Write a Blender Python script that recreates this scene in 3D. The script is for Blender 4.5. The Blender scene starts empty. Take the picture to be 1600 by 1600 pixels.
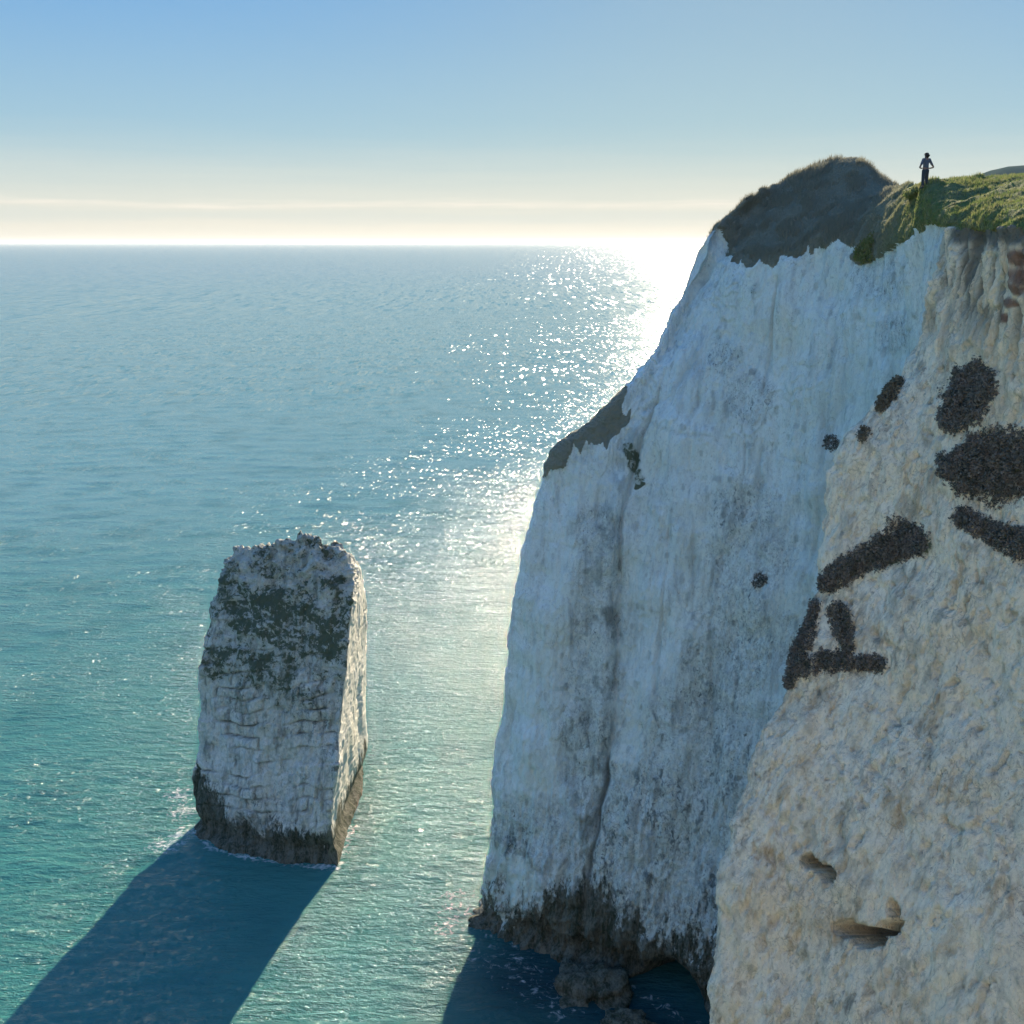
import bpy, math, random
import numpy as np
from mathutils import Vector
R = math.radians
rng = np.random.default_rng(7)
random.seed(7)
scene = bpy.context.scene

# ------------------------------------------------------------------ camera, sky, sun, exposure
H = 55.0                       # eye height above the water
PITCH = R(14.7)
FOC = 1604.0                   # focal length in pixels of the 1600 px photograph
cam_d = bpy.data.cameras.new('camera')
cam = bpy.data.objects.new('camera', cam_d)
scene.collection.objects.link(cam)
cam.location = (0, 0, H)
cam.rotation_euler = (math.pi / 2 - PITCH, 0, 0)
cam_d.sensor_fit = 'HORIZONTAL'
cam_d.sensor_width = 36.0
cam_d.lens = 36.0 * FOC / 1600.0
cam_d.clip_start = 0.1
cam_d.clip_end = 200000
scene.camera = cam

SUN_AZ, SUN_EL = 12.5, 18.5    # clockwise from +Y, above the horizon
world = bpy.data.worlds.new('World')
scene.world = world
world.use_nodes = True
wn, wl = world.node_tree.nodes, world.node_tree.links
wn.clear()
w_out = wn.new('ShaderNodeOutputWorld')
w_bg = wn.new('ShaderNodeBackground')
w_bg.inputs['Strength'].default_value = 0.10
sky = wn.new('ShaderNodeTexSky')
sky.sky_type = 'NISHITA'
sky.sun_disc = False
sky.sun_elevation = R(SUN_EL)
sky.sun_rotation = R(SUN_AZ)
sky.altitude = 50
sky.air_density = 1.0
sky.dust_density = 0.25
sky.ozone_density = 3.0

sun_d = bpy.data.lights.new('sun', 'SUN')
sun_d.energy = 5.0
sun_d.angle = R(0.6)
sun_d.color = (1.0, 0.84, 0.60)
sun = bpy.data.objects.new('sun', sun_d)
scene.collection.objects.link(sun)
sdir = Vector((math.sin(R(SUN_AZ)) * math.cos(R(SUN_EL)), math.cos(R(SUN_AZ)) * math.cos(R(SUN_EL)), math.sin(R(SUN_EL))))
sun.rotation_euler = sdir.to_track_quat('Z', 'Y').to_euler()
sun.location = (0, 0, 150)

scene.view_settings.view_transform = 'Standard'
scene.view_settings.look = 'None'
scene.view_settings.exposure = 1.1
scene.view_settings.gamma = 1.0
scene.view_settings.use_curve_mapping = False
scene.render.engine = 'CYCLES'
scene.cycles.max_bounces = 6
scene.cycles.diffuse_bounces = 3
scene.cycles.use_denoising = True

# ---- node helpers
class NT:
    def __init__(s, tree):
        s.n, s.l = tree.nodes, tree.links
    def sock(s, inp, v):
        if hasattr(v, 'is_output') or isinstance(v, bpy.types.NodeSocket):
            s.l.new(v, inp)
        else:
            inp.default_value = v
    def math(s, op, a, b=0.0, c=0.0, clamp=False):
        m = s.n.new('ShaderNodeMath'); m.operation = op; m.use_clamp = clamp
        s.sock(m.inputs[0], a); s.sock(m.inputs[1], b); s.sock(m.inputs[2], c)
        return m.outputs[0]
    def ramp(s, v, a, b, lo=0.0, hi=1.0, smooth=True):
        m = s.n.new('ShaderNodeMapRange')
        if smooth: m.interpolation_type = 'SMOOTHSTEP'
        s.sock(m.inputs[0], v); s.sock(m.inputs[1], a); s.sock(m.inputs[2], b); s.sock(m.inputs[3], lo); s.sock(m.inputs[4], hi)
        return m.outputs[0]
    def mix(s, f, a, b, mode='MIX'):
        m = s.n.new('ShaderNodeMix'); m.data_type = 'RGBA'; m.blend_type = mode
        s.sock(m.inputs[0], f); s.sock(m.inputs[6], a); s.sock(m.inputs[7], b)
        return m.outputs[2]
    def scale(s, vec, sc, loc=(0, 0, 0), rot=(0, 0, 0)):
        m = s.n.new('ShaderNodeMapping')
        s.sock(m.inputs[0], vec); m.inputs['Location'].default_value = loc
        m.inputs['Rotation'].default_value = rot; m.inputs['Scale'].default_value = sc
        return m.outputs[0]
    def noise(s, vec, sc, det=4.0, rough=0.55, dist=0.0):
        m = s.n.new('ShaderNodeTexNoise')
        s.sock(m.inputs['Vector'], vec); m.inputs['Scale'].default_value = sc
        m.inputs['Detail'].default_value = det; m.inputs['Roughness'].default_value = rough
        m.inputs['Distortion'].default_value = dist
        return m.outputs[0]
    def vor(s, vec, sc, feature='F1', rnd=1.0):
        m = s.n.new('ShaderNodeTexVoronoi'); m.feature = feature
        s.sock(m.inputs['Vector'], vec); m.inputs['Scale'].default_value = sc
        m.inputs['Randomness'].default_value = rnd
        return m.outputs[0]

def c4(r, g, b): return (r, g, b, 1.0)

W = NT(world.node_tree)
tc = wn.new('ShaderNodeTexCoord')
sep = wn.new('ShaderNodeSeparateXYZ'); wl.new(tc.outputs['Generated'], sep.inputs[0])
elev = sep.outputs[2]
# soft compression of the sky's very bright sun side (uniform over the whole dome)
skyc = sky.outputs[0]
lum = wn.new('ShaderNodeRGBToBW'); wl.new(skyc, lum.inputs[0])
den = W.math('MULTIPLY', W.math('POWER', lum.outputs[0], 0.78), 0.54)
dn = wn.new('ShaderNodeVectorMath'); dn.operation = 'DIVIDE'
wl.new(skyc, dn.inputs[0])
cmb = wn.new('ShaderNodeCombineXYZ')
for i in range(3): wl.new(den, cmb.inputs[i])
wl.new(cmb.outputs[0], dn.inputs[1])
base_sky = W.mix(1.0, dn.outputs[0], c4(0.50, 0.72, 0.86), 'MULTIPLY')
# hazy cream band low over the sea with a thin line of stratus
az = W.math('ARCTAN2', sep.outputs[0], sep.outputs[1])
cv = wn.new('ShaderNodeCombineXYZ'); wl.new(W.math('MULTIPLY', az, 5.0), cv.inputs[0]); wl.new(W.math('MULTIPLY', elev, 90.0), cv.inputs[1])
n1 = W.noise(cv.outputs[0], 0.8, 5, 0.6)
n2 = W.noise(cv.outputs[0], 3.0, 4, 0.6)
ew = W.math('ADD', elev, W.math('MULTIPLY', W.math('SUBTRACT', n1, 0.5), 0.022))
band = W.ramp(ew, -0.01, 0.11, 1.0, 0.0)
base_sky = W.mix(W.ramp(elev, 0.0, 0.26, 0.55, 0.0), base_sky, c4(2.9, 3.65, 3.95))
col = W.mix(W.math('MULTIPLY', band, 0.9), base_sky, c4(4.35, 4.0, 3.35))
lineup = W.math('MULTIPLY', W.ramp(ew, 0.0285, 0.0330, 0, 1), W.ramp(ew, 0.0335, 0.0400, 1, 0))
col = W.mix(W.math('MULTIPLY', lineup, W.ramp(n2, 0.3, 0.7, 0.15, 0.55)), col, c4(4.75, 4.35, 3.75))
greyb = W.math('MULTIPLY', W.ramp(ew, 0.013, 0.022, 0, 1), W.ramp(ew, 0.024, 0.031, 1, 0))
col = W.mix(W.math('MULTIPLY', greyb, 0.28), col, c4(2.7, 3.2, 3.2))
wl.new(col, w_bg.inputs['Color'])
wl.new(w_bg.outputs[0], w_out.inputs['Surface'])

# ------------------------------------------------------------------ geometry helpers
cp, sp = math.cos(PITCH), math.sin(PITCH)
def ray(px, py):
    dx, dy = (px - 800.0) / FOC, (py - 800.0) / FOC
    return dx, cp - dy * sp, -sp - dy * cp
def P(px, py, Y):
    a, b, c = ray(px, py); t = Y / b
    return (a * t, Y, H + c * t)
def SEA(px, py, z=0.0):
    a, b, c = ray(px, py); t = (z - H) / c
    return (a * t, b * t, z)
def project(v):
    x, y, z = v[:, 0], v[:, 1], v[:, 2] - H
    f = y * cp - z * sp
    d = -y * sp - z * cp
    f = np.where(np.abs(f) < 1e-3, 1e-3, f)
    return 800 + FOC * x / f, 800 + FOC * d / f, f

def hash3(ix, iy, iz, seed):
    h = (ix.astype(np.uint32) * np.uint32(374761393) + iy.astype(np.uint32) * np.uint32(668265263)
         + iz.astype(np.uint32) * np.uint32(2147483647 - 59) + np.uint32(seed * 974711 + 13))
    h = (h ^ (h >> np.uint32(13))) * np.uint32(1274126177)
    h = h ^ (h >> np.uint32(16))
    return (h & np.uint32(0xffffff)).astype(np.float32) / np.float32(0xffffff)
def vnoise(p, sc, seed=0):
    """value noise in -1..1; p (n,3), sc scalar or 3-tuple of frequencies"""
    q = p * np.asarray(sc, dtype=np.float32) + np.float32(1000 + seed * 17.3)
    i = np.floor(q).astype(np.int64); f = (q - i).astype(np.float32)
    f = f * f * f * (f * (f * 6 - 15) + 10)
    r = 0
    for a in (0, 1):
        wa = f[:, 0] if a else 1 - f[:, 0]
        for b in (0, 1):
            wb = f[:, 1] if b else 1 - f[:, 1]
            for c in (0, 1):
                wc = f[:, 2] if c else 1 - f[:, 2]
                r = r + wa * wb * wc * hash3(i[:, 0] + a, i[:, 1] + b, i[:, 2] + c, seed)
    return r * 2 - 1
def fbm(p, sc, oct=4, gain=0.5, lac=2.03, seed=0):
    sc = np.asarray(sc, dtype=np.float32) * np.ones(3, dtype=np.float32)
    a, s, t = 1.0, 0, 0
    for k in range(oct):
        s = s + a * vnoise(p, sc, seed + k * 7); t += a
        a *= gain; sc = sc * lac
    return s / t
def ridged(p, sc, oct=3, seed=0, gain=0.5):
    sc = np.asarray(sc, dtype=np.float32) * np.ones(3, dtype=np.float32)
    a, s, t = 1.0, 0, 0
    for k in range(oct):
        s = s + a * (1 - np.abs(vnoise(p, sc, seed + k * 5)) * 1.6).clip(-0.6, 1); t += a
        a *= gain; sc = sc * 2.1
    return s / t
def sstep(x, a, b):
    t = np.clip((x - a) / (b - a), 0, 1); return t * t * (3 - 2 * t)

def crom(ctrl, subs, tension=0.5):
    """interpolate ctrl (n, ...) along axis 0 with subs[k] steps in span k"""
    n = len(ctrl); out = []
    ctrl = np.asarray(ctrl, dtype=np.float64)
    for k in range(n - 1):
        p0 = ctrl[max(k - 1, 0)]; p1 = ctrl[k]; p2 = ctrl[k + 1]; p3 = ctrl[min(k + 2, n - 1)]
        t = np.linspace(0, 1, subs[k], endpoint=False).reshape((-1,) + (1,) * (ctrl.ndim - 1))
        m1 = (p2 - p0) * tension * 0.8; m2 = (p3 - p1) * tension * 0.8
        # limit tangents to the span so uneven spans do not overshoot
        lim = np.linalg.norm(p2 - p1, axis=-1, keepdims=True) * 1.5 + 1e-6
        for m in (m1, m2):
            l = np.linalg.norm(m, axis=-1, keepdims=True) + 1e-9
            m *= np.minimum(1, lim / l)
        h = (2*t**3 - 3*t**2 + 1) * p1 + (t**3 - 2*t**2 + t) * m1 + (-2*t**3 + 3*t**2) * p2 + (t**3 - t**2) * m2
        out.append(h)
    out.append(ctrl[-1:][None][0])
    return np.concatenate(out, axis=0)

def grid_faces(nu, nv, closed=False):
    u = np.arange(nu if closed else nu - 1); v = np.arange(nv - 1)
    U, V = np.meshgrid(u, v, indexing='ij'); U2 = (U + 1) % nu
    return np.stack([U * nv + V, U2 * nv + V, U2 * nv + V + 1, U * nv + V + 1], -1).reshape(-1, 4)
def grid_normals(g, closed=False):
    if closed:
        du = np.roll(g, -1, 0) - np.roll(g, 1, 0)
    else:
        du = np.gradient(g, axis=0)
    dv = np.gradient(g, axis=1)
    n = np.cross(du, dv); l = np.linalg.norm(n, axis=-1, keepdims=True)
    return n / np.maximum(l, 1e-9)

def add_mesh(name, verts, faces, mat, attrs=None, smooth=True, parent=None, coll=None):
    me = bpy.data.meshes.new(name)
    verts = np.asarray(verts, dtype=np.float32); faces = np.asarray(faces, dtype=np.int32)
    k = faces.shape[1]
    me.vertices.add(len(verts)); me.vertices.foreach_set('co', verts.ravel())
    me.loops.add(faces.size); me.loops.foreach_set('vertex_index', faces.ravel())
    me.polygons.add(len(faces))
    me.polygons.foreach_set('loop_start', np.arange(0, faces.size, k, dtype=np.int32))
    me.polygons.foreach_set('loop_total', np.full(len(faces), k, dtype=np.int32))
    me.update(calc_edges=True)
    me.polygons.foreach_set('use_smooth', np.full(len(faces), smooth, dtype=bool))
    if attrs:
        for an, av in attrs.items():
            a = me.attributes.new(an, 'FLOAT', 'POINT')
            a.data.foreach_set('value', np.asarray(av, dtype=np.float32))
    me.validate(clean_customdata=False)
    if mat: me.materials.append(mat)
    o = bpy.data.objects.new(name, me)
    scene.collection.objects.link(o)
    if parent: o.parent = parent
    return o
def submesh(verts, faces, fmask, attrs):
    f = faces[fmask]; used = np.unique(f)
    m = np.full(len(verts), -1, dtype=np.int64); m[used] = np.arange(len(used))
    return verts[used], m[f], {k: a[used] for k, a in attrs.items()}
def tag(o, label=None, cat=None, group=None, kind=None):
    if label: o['label'] = label
    if cat: o['category'] = cat
    if group: o['group'] = group
    if kind: o['kind'] = kind
    return o

# ------------------------------------------------------------------ materials
def new_mat(name):
    m = bpy.data.materials.new(name); m.use_nodes = True
    t = NT(m.node_tree); bs = m.node_tree.nodes['Principled BSDF']
    return m, t, bs
def attr(t, name):
    a = t.n.new('ShaderNodeAttribute'); a.attribute_name = name
    return a.outputs['Fac']
def pos(t):
    g = t.n.new('ShaderNodeNewGeometry'); return g.outputs['Position']
def bump(t, h, strength=0.5, dist=0.1, normal=None):
    b = t.n.new('ShaderNodeBump'); b.inputs['Strength'].default_value = strength; b.inputs['Distance'].default_value = dist
    t.l.new(h, b.inputs['Height'])
    if normal is not None: t.l.new(normal, b.inputs['Normal'])
    return b.outputs[0]

def chalk_material(name, clean, cream, grey, streaky, warm_amt, vs, mk_amt, lowadd, dkc):
    m, t, bs = new_mat(name)
    p = pos(t)
    big = t.noise(p, 0.16, 4, 0.6)
    mid = t.noise(p, 0.9, 5, 0.6)
    vert = t.noise(t.scale(p, (1, 1, 0.13)), 1.3, 6, 0.65, 0.3)
    fine = t.noise(t.scale(p, (1, 1, 0.45)), 6.0, 6, 0.7)
    spk = t.noise(t.scale(p, (1, 1, 0.6)), 3.2, 3, 0.6, 0.6)
    colr = t.mix(t.ramp(big, 0.35, 0.65), clean, cream)
    colr = t.mix(t.math('MULTIPLY', t.math('MULTIPLY', t.ramp(vert, 0.47, 0.74), streaky), t.ramp(attr(t, 'zone'), 0.0, 1.0, 0.45, 1.0)), colr, grey)
    colr = t.mix(t.math('MULTIPLY', t.ramp(fine, 0.5, 0.85), 0.40), colr, grey)
    # iron stains
    wp = t.n.new('ShaderNodeVectorMath'); wp.operation = 'ADD'
    nz = t.n.new('ShaderNodeTexNoise'); nz.inputs['Scale'].default_value = 1.6; nz.inputs['Detail'].default_value = 3
    t.l.new(p, nz.inputs['Vector']); t.l.new(p, wp.inputs[0])
    sc_ = t.n.new('ShaderNodeVectorMath'); sc_.operation = 'SCALE'; t.l.new(nz.outputs['Color'], sc_.inputs[0]); sc_.inputs['Scale'].default_value = 0.9
    t.l.new(sc_.outputs[0], wp.inputs[1]); pw = wp.outputs[0]
    sepz = t.n.new('ShaderNodeSeparateXYZ'); t.l.new(p, sepz.inputs[0])
    lowz = t.ramp(sepz.outputs[2], 38, 8, 0.25, 1.0)
    reg = t.ramp(t.noise(t.scale(p, (1, 1, 0.5)), 0.30, 4, 0.6), 0.36, 0.62)
    mk = t.ramp(t.noise(t.scale(pw, (1, 1, vs)), 2.2, 5, 0.65), 0.50, 0.64)
    zn = attr(t, 'zone')
    reg = t.math('MULTIPLY', reg, zn)
    mk = t.math('MULTIPLY', t.math('MULTIPLY', mk, reg), t.math('MULTIPLY', t.math('ADD', lowz, lowadd), mk_amt))
    colr = t.mix(mk, colr, dkc)
    mk2 = t.ramp(t.noise(t.scale(pw, (1, 1, vs)), 5.5, 4, 0.7), 0.56, 0.66)
    colr = t.mix(t.math('MULTIPLY', mk2, t.math('ADD', t.math('MULTIPLY', reg, 0.55), t.math('MULTIPLY', zn, 0.14))), colr, dkc)
    sp1 = t.ramp(t.noise(t.scale(pw, (1, 1, vs + 0.15)), 11.0, 3, 0.7), 0.60, 0.66)
    colr = t.mix(t.math('MULTIPLY', sp1, t.math('ADD', t.math('MULTIPLY', zn, 0.45), 0.08)), colr, dkc)
    ct = t.math('ABSOLUTE', t.math('SUBTRACT', t.noise(t.scale(pw, (1, 1, 0.6)), 1.5, 3, 0.6, 0.6), 0.5))
    ctm = t.ramp(t.noise(p, 1.1, 3, 0.6), 0.5, 0.6)
    colr = t.mix(t.math('MULTIPLY', t.math('MULTIPLY', t.ramp(ct, 0.0, 0.007, 1, 0), ctm), t.math('MULTIPLY', zn, 0.75)), colr, dkc)
    mot = t.noise(t.scale(p, (1, 1, 0.8)), 4.5, 6, 0.75, 0.5)
    colr = t.mix(t.math('MULTIPLY', t.ramp(mot, 0.42, 0.70, 0.0, 0.42), zn), colr, t.mix(0.35, grey, dkc))
    st = t.math('MULTIPLY', t.ramp(t.noise(t.scale(p, (1, 1, 0.35)), 0.75, 5, 0.7, 0.8), 0.52, 0.72), warm_amt)
    colr = t.mix(st, colr, c4(0.42, 0.27, 0.13))
    # dark flint specks and cracks (vertex attributes carry the geometry's own cracks)
    dk = attr(t, 'dark')
    colr = t.mix(t.math('MULTIPLY', dk, 0.9), colr, c4(0.10, 0.11, 0.10))
    crk = t.vor(t.scale(pw, (1, 1, 0.4)), 1.7, 'DISTANCE_TO_EDGE')
    sel = t.ramp(t.noise(p, 0.55, 3, 0.6), 0.48, 0.66)
    colr = t.mix(t.math('MULTIPLY', t.math('MULTIPLY', t.ramp(crk, 0.0, 0.03, 1, 0), sel), 0.35), colr, c4(0.11, 0.11, 0.10))
    colr = t.mix(t.math('MULTIPLY', t.ramp(spk, 0.68, 0.74), t.math('MULTIPLY', attr(t, 'zone'), 0.6)), colr, c4(0.12, 0.13, 0.12))
    # algae and weed near the water, lichen and moss
    al = t.math('ADD', attr(t, 'algae'), t.math('MULTIPLY', t.math('SUBTRACT', t.noise(t.scale(p, (1, 1, 0.3)), 2.0, 6, 0.75), 0.5), 2.4))
    algc = t.mix(t.ramp(t.math('ADD', t.math('MULTIPLY', vert, 0.6), t.math('MULTIPLY', fine, 0.5)), 0.42, 0.68), c4(0.035, 0.045, 0.028), c4(0.20, 0.19, 0.15))
    colr = t.mix(t.ramp(al, 0.35, 0.75), colr, algc)
    mo = t.math('ADD', attr(t, 'moss'), t.math('MULTIPLY', t.math('SUBTRACT', t.noise(pw, 1.7, 6, 0.78), 0.5), 2.2))
    mosc = t.mix(fine, c4(0.030, 0.045, 0.030), c4(0.10, 0.115, 0.07))
    colr = t.mix(t.ramp(mo, 0.45, 0.62), colr, mosc)
    gr = attr(t, 'rust')
    colr = t.mix(t.math('MULTIPLY', gr, 0.85), colr, c4(0.16, 0.075, 0.06))
    colr = t.mix(t.math('MULTIPLY', t.ramp(attr(t, 'moss'), 0.1, 0.5), 0.35), colr, c4(0.20, 0.22, 0.15))
    t.l.new(colr, bs.inputs['Base Color'])
    bs.inputs['Roughness'].default_value = 0.92
    bs.inputs['Specular IOR Level'].default_value = 0.15
    h = t.math('ADD', t.math('MULTIPLY', fine, 0.7), t.math('MULTIPLY', t.noise(p, 14.0, 4, 0.7), 0.35))
    h = t.math('ADD', h, t.math('MULTIPLY', t.ramp(crk, 0, 0.08), 0.25))
    h = t.math('SUBTRACT', h, t.math('MULTIPLY', t.ramp(spk, 0.64, 0.74), 0.5))
    h = t.math('MULTIPLY', h, t.ramp(attr(t, 'zone'), 0.2, 1.0, 0.35, 1.0))
    t.l.new(bump(t, h, 0.8, 0.15), bs.inputs['Normal'])
    return m

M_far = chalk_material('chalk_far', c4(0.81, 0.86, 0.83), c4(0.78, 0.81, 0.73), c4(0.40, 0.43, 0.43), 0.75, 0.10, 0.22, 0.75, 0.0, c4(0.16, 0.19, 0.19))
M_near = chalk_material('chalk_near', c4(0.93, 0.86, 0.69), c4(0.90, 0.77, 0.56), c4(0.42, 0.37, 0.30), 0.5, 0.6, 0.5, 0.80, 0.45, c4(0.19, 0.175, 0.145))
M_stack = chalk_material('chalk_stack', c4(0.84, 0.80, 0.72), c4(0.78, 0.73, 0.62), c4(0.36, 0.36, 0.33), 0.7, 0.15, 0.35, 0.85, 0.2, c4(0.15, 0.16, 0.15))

def turf_material():
    m, t, bs = new_mat('turf')
    p = pos(t)
    a = t.noise(p, 0.5, 4, 0.6); b = t.noise(p, 4.0, 5, 0.7)
    colr = t.mix(t.ramp(a, 0.35, 0.65), c4(0.14, 0.20, 0.07), c4(0.25, 0.25, 0.12))
    colr = t.mix(t.ramp(b, 0.4, 0.75), colr, c4(0.07, 0.09, 0.05))
    colr = t.mix(attr(t, 'lush_unhazed'), t.mix(b, c4(0.20, 0.205, 0.16), c4(0.32, 0.30, 0.22)), colr)  # browner mound turf, its colour lifted paler to stand in for haze
    t.l.new(colr, bs.inputs['Base Color']); bs.inputs['Roughness'].default_value = 0.95
    bs.inputs['Specular IOR Level'].default_value = 0.1
    t.l.new(bump(t, b, 1.0, 0.2), bs.inputs['Normal'])
    return m
M_turf = turf_material()
def leaf_material(name, c1, c2, trans=0.25):
    m, t, bs = new_mat(name)
    p = pos(t); a = t.noise(p, 2.5, 3, 0.6)
    colr = t.mix(t.ramp(a, 0.35, 0.65), c1, c2)
    if name == 'grass_blades': colr = t.mix(attr(t, 'lush_unhazed'), c4(0.30, 0.29, 0.22), colr)  # mound blades take the same haze-lifted tone
    t.l.new(colr, bs.inputs['Base Color']); bs.inputs['Roughness'].default_value = 0.8
    bs.inputs['Specular IOR Level'].default_value = 0.15
    tr = t.n.new('ShaderNodeBsdfTranslucent'); t.l.new(colr, tr.inputs[0])
    mx = t.n.new('ShaderNodeMixShader'); mx.inputs[0].default_value = trans
    t.l.new(bs.outputs[0], mx.inputs[1]); t.l.new(tr.outputs[0], mx.inputs[2])
    t.l.new(mx.outputs[0], t.n['Material Output'].inputs['Surface'])
    return m
M_grass = leaf_material('grass_blades', c4(0.19, 0.26, 0.08), c4(0.32, 0.31, 0.14), 0.35)
M_bush = leaf_material('bush_leaves', c4(0.13, 0.135, 0.115), c4(0.23, 0.20, 0.17), 0.1)
M_dry = leaf_material('dry_leaves', c4(0.17, 0.15, 0.11), c4(0.21, 0.18, 0.12), 0.1)
M_hang = leaf_material('green_leaves', c4(0.16, 0.20, 0.07), c4(0.28, 0.27, 0.11), 0.3)

# ------------------------------------------------------------------ cliffs: control net -> displaced sheet
# rows: 0 under water, 1 waterline, 2 top of weed zone, 3..8 up the face, 9 mid, 10 chalk/turf edge, 11 lip, 12 slope, 13 crest, 14 behind, 15 far behind
X_ = None
cols = []
def C(*pts): cols.append(list(pts))
def shift(pts, d): return [None if q is None else (q[0] + d[0], q[1] + d[1], q[2] + d[2]) for q in pts]
T = [(-3.9, 73.6, -5), SEA(733, 1442), P(749, 1393, 74.6), P(766, 1280, 74.8), P(785, 1100, 75), P(806, 930, 75), P(833, 800, 75),
     P(866, 707, 75.2), P(935, 648, 75.5), P(1012, 572, 76), P(1062, 468, 76.6), P(1103, 374, 77), P(1135, 342, 78), P(1180, 318, 79), (19, 86, 44), (8, 90, -5)]
Nn = shift(T[:12], (1.8, 5.0, -0.6)) + [P(1150, 342, 80), P(1185, 323, 81), (18, 88, 40), (8, 91, -5)]
C(*Nn); C(*T)
C((1.0, 69.8, -5), SEA(822, 1487), P(833, 1412, 71), P(848, 1290, 71.6), P(862, 1100, 72.3), P(880, 930, 72.9), P(897, 815, 73.5),
  P(920, 735, 74.2), P(965, 668, 74.9), P(1035, 560, 76), P(1080, 468, 76.8), P(1120, 378, 77.3), P(1160, 335, 78.5), P(1200, 303, 80), (22, 87, 48), (14, 93, -5))
C((4.5, 68.2, -5), SEA(900, 1512), P(905, 1430, 69.2), P(930, 1300, 70.2), P(962, 1120, 71.4), P(965, 950, 72.6), P(970, 830, 73.4),
  P(985, 740, 74.0), P(1015, 650, 74.6), P(1068, 520, 75.6), P(1108, 420, 76.3), P(1135, 395, 77), P(1185, 340, 78.3), P(1225, 284, 80), (25, 88, 50), (20, 95, -5))
C((8.5, 66.2, -5), SEA(985, 1542), P(990, 1440, 67.3), P(1000, 1320, 68.1), P(1018, 1150, 69.2), P(1033, 990, 70.2), P(1048, 840, 71.1),
  P(1068, 690, 72), P(1095, 570, 73), P(1125, 470, 74), P(1145, 408, 75), P(1165, 385, 76), P(1210, 325, 77.5), P(1262, 267, 79.5), (29, 90, 52), (26, 98, -5))
C((12.3, 64.3, -5), SEA(1068, 1592), P(1075, 1480, 65.5), P(1090, 1350, 66.3), P(1110, 1190, 67.3), P(1130, 1030, 68.3), P(1148, 870, 69.2),
  P(1166, 710, 70.1), P(1180, 590, 70.8), P(1190, 500, 71.4), P(1200, 412, 72), P(1215, 385, 73), P(1250, 320, 75.5), P(1300, 254, 78.5), (33, 92, 53), (32, 101, -5))
C((16, 62.2, -5), (15.7, 62.4, 0), P(1150, 1530, 63.3), P(1165, 1400, 64), P(1185, 1230, 65), P(1205, 1060, 66), P(1222, 895, 66.9),
  P(1240, 735, 67.8), P(1255, 600, 68.4), P(1270, 490, 68.9), P(1285, 380, 69.3), P(1297, 350, 70.3), P(1315, 310, 73), P(1340, 251, 76.5), (37, 93, 54), (38, 103, -5))
C((18.5, 59.5, -5), (18.3, 59.7, 0), P(1225, 1560, 60.7), P(1240, 1430, 61.2), P(1255, 1270, 62), P(1272, 1090, 62.8), P(1290, 925, 63.5),
  P(1305, 760, 64.1), P(1320, 620, 64.6), P(1333, 510, 65), P(1345, 405, 65.3), P(1345, 365, 66.3), P(1352, 330, 69), P(1392, 290, 73), (46, 92, 55), (60, 110, -5))
C((18.5, 54, -5), (18.4, 54, 0), P(1300, 1600, 54.6), P(1315, 1460, 55), P(1330, 1290, 55.6), P(1347, 1110, 56.2), P(1365, 945, 56.7),
  P(1380, 770, 57.2), P(1392, 620, 57.6), P(1400, 500, 57.9), P(1405, 383, 58), P(1408, 350, 58.8), P(1405, 322, 61), P(1425, 292, 64), (60, 88, 57), (120, 125, 40))
C((18.3, 47, -5), (18.2, 47.2, 0), P(1385, 1690, 47.6), P(1400, 1500, 48), P(1410, 1330, 48.4), P(1420, 1150, 48.8), P(1430, 970, 49.1),
  P(1440, 790, 49.4), P(1447, 630, 49.6), P(1452, 490, 49.8), P(1455, 362, 50), P(1452, 340, 50.4), P(1448, 318, 51.8), P(1447, 290, 54), (58, 76, 57.5), (150, 110, 50))
# buttress arete and the near face
C((8.2, 38.2, -5), (8.4, 38.5, 0), (8.6, 38.8, 5), (8.7, 39.2, 12), P(1102, 1625, 40), P(1150, 1252, 43.5), P(1220, 1088, 45),
  P(1278, 905, 46.3), P(1312, 700, 47), P(1412, 575, 46.8), P(1478, 386, 46.5), P(1480, 343, 47), P(1478, 318, 49.5), P(1475, 288, 55), (56, 74, 57.5), (155, 105, 50))
C((12, 33.5, -5), (12.2, 33.8, 0), (12.2, 34.5, 5), (11.8, 35.8, 12), P(1230, 1645, 37), P(1285, 1262, 40.6), P(1345, 1095, 42.1),
  P(1385, 905, 43.3), P(1415, 715, 44.1), P(1470, 560, 44.3), P(1522, 384, 43.6), P(1520, 347, 44.3), P(1510, 322, 47.5), P(1508, 285, 56), (58, 72, 57.5), (160, 100, 50))
C((15, 29, -5), (15, 29.4, 0), (14.9, 30.2, 5), (14.5, 32, 12), P(1370, 1655, 33.8), P(1420, 1270, 37.2), P(1462, 1095, 38.8),
  P(1490, 905, 40), P(1512, 718, 40.9), P(1540, 560, 41.1), P(1565, 384, 40.6), P(1560, 346, 41.4), P(1552, 316, 45.5), P(1560, 281, 57), (60, 72, 58), (165, 95, 50))
C((17, 25, -5), (17, 25.4, 0), (17, 26.2, 5), (16.8, 27.6, 12), P(1560, 1660, 29.8), P(1590, 1280, 33.4), P(1612, 1095, 35),
  P(1622, 905, 36.2), P(1628, 718, 37.2), P(1628, 560, 37.5), P(1628, 382, 37.2), P(1622, 344, 38.2), P(1612, 306, 44), P(1625, 274, 58), (62, 72, 58.5), (170, 90, 50))
C((19, 18, -5), (19, 18.4, 0), (19, 19, 5), (19, 20, 12), (19, 21, 20), (19.4, 22, 28), (19.8, 23, 36),
  (20.2, 24, 41), (20.6, 24.6, 46), (21, 25, 50), (21.2, 25.2, 54), (21.6, 26, 55.8), (28, 38, 57.6), (42, 56, 60.5), (70, 68, 60), (175, 75, 50))
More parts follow.
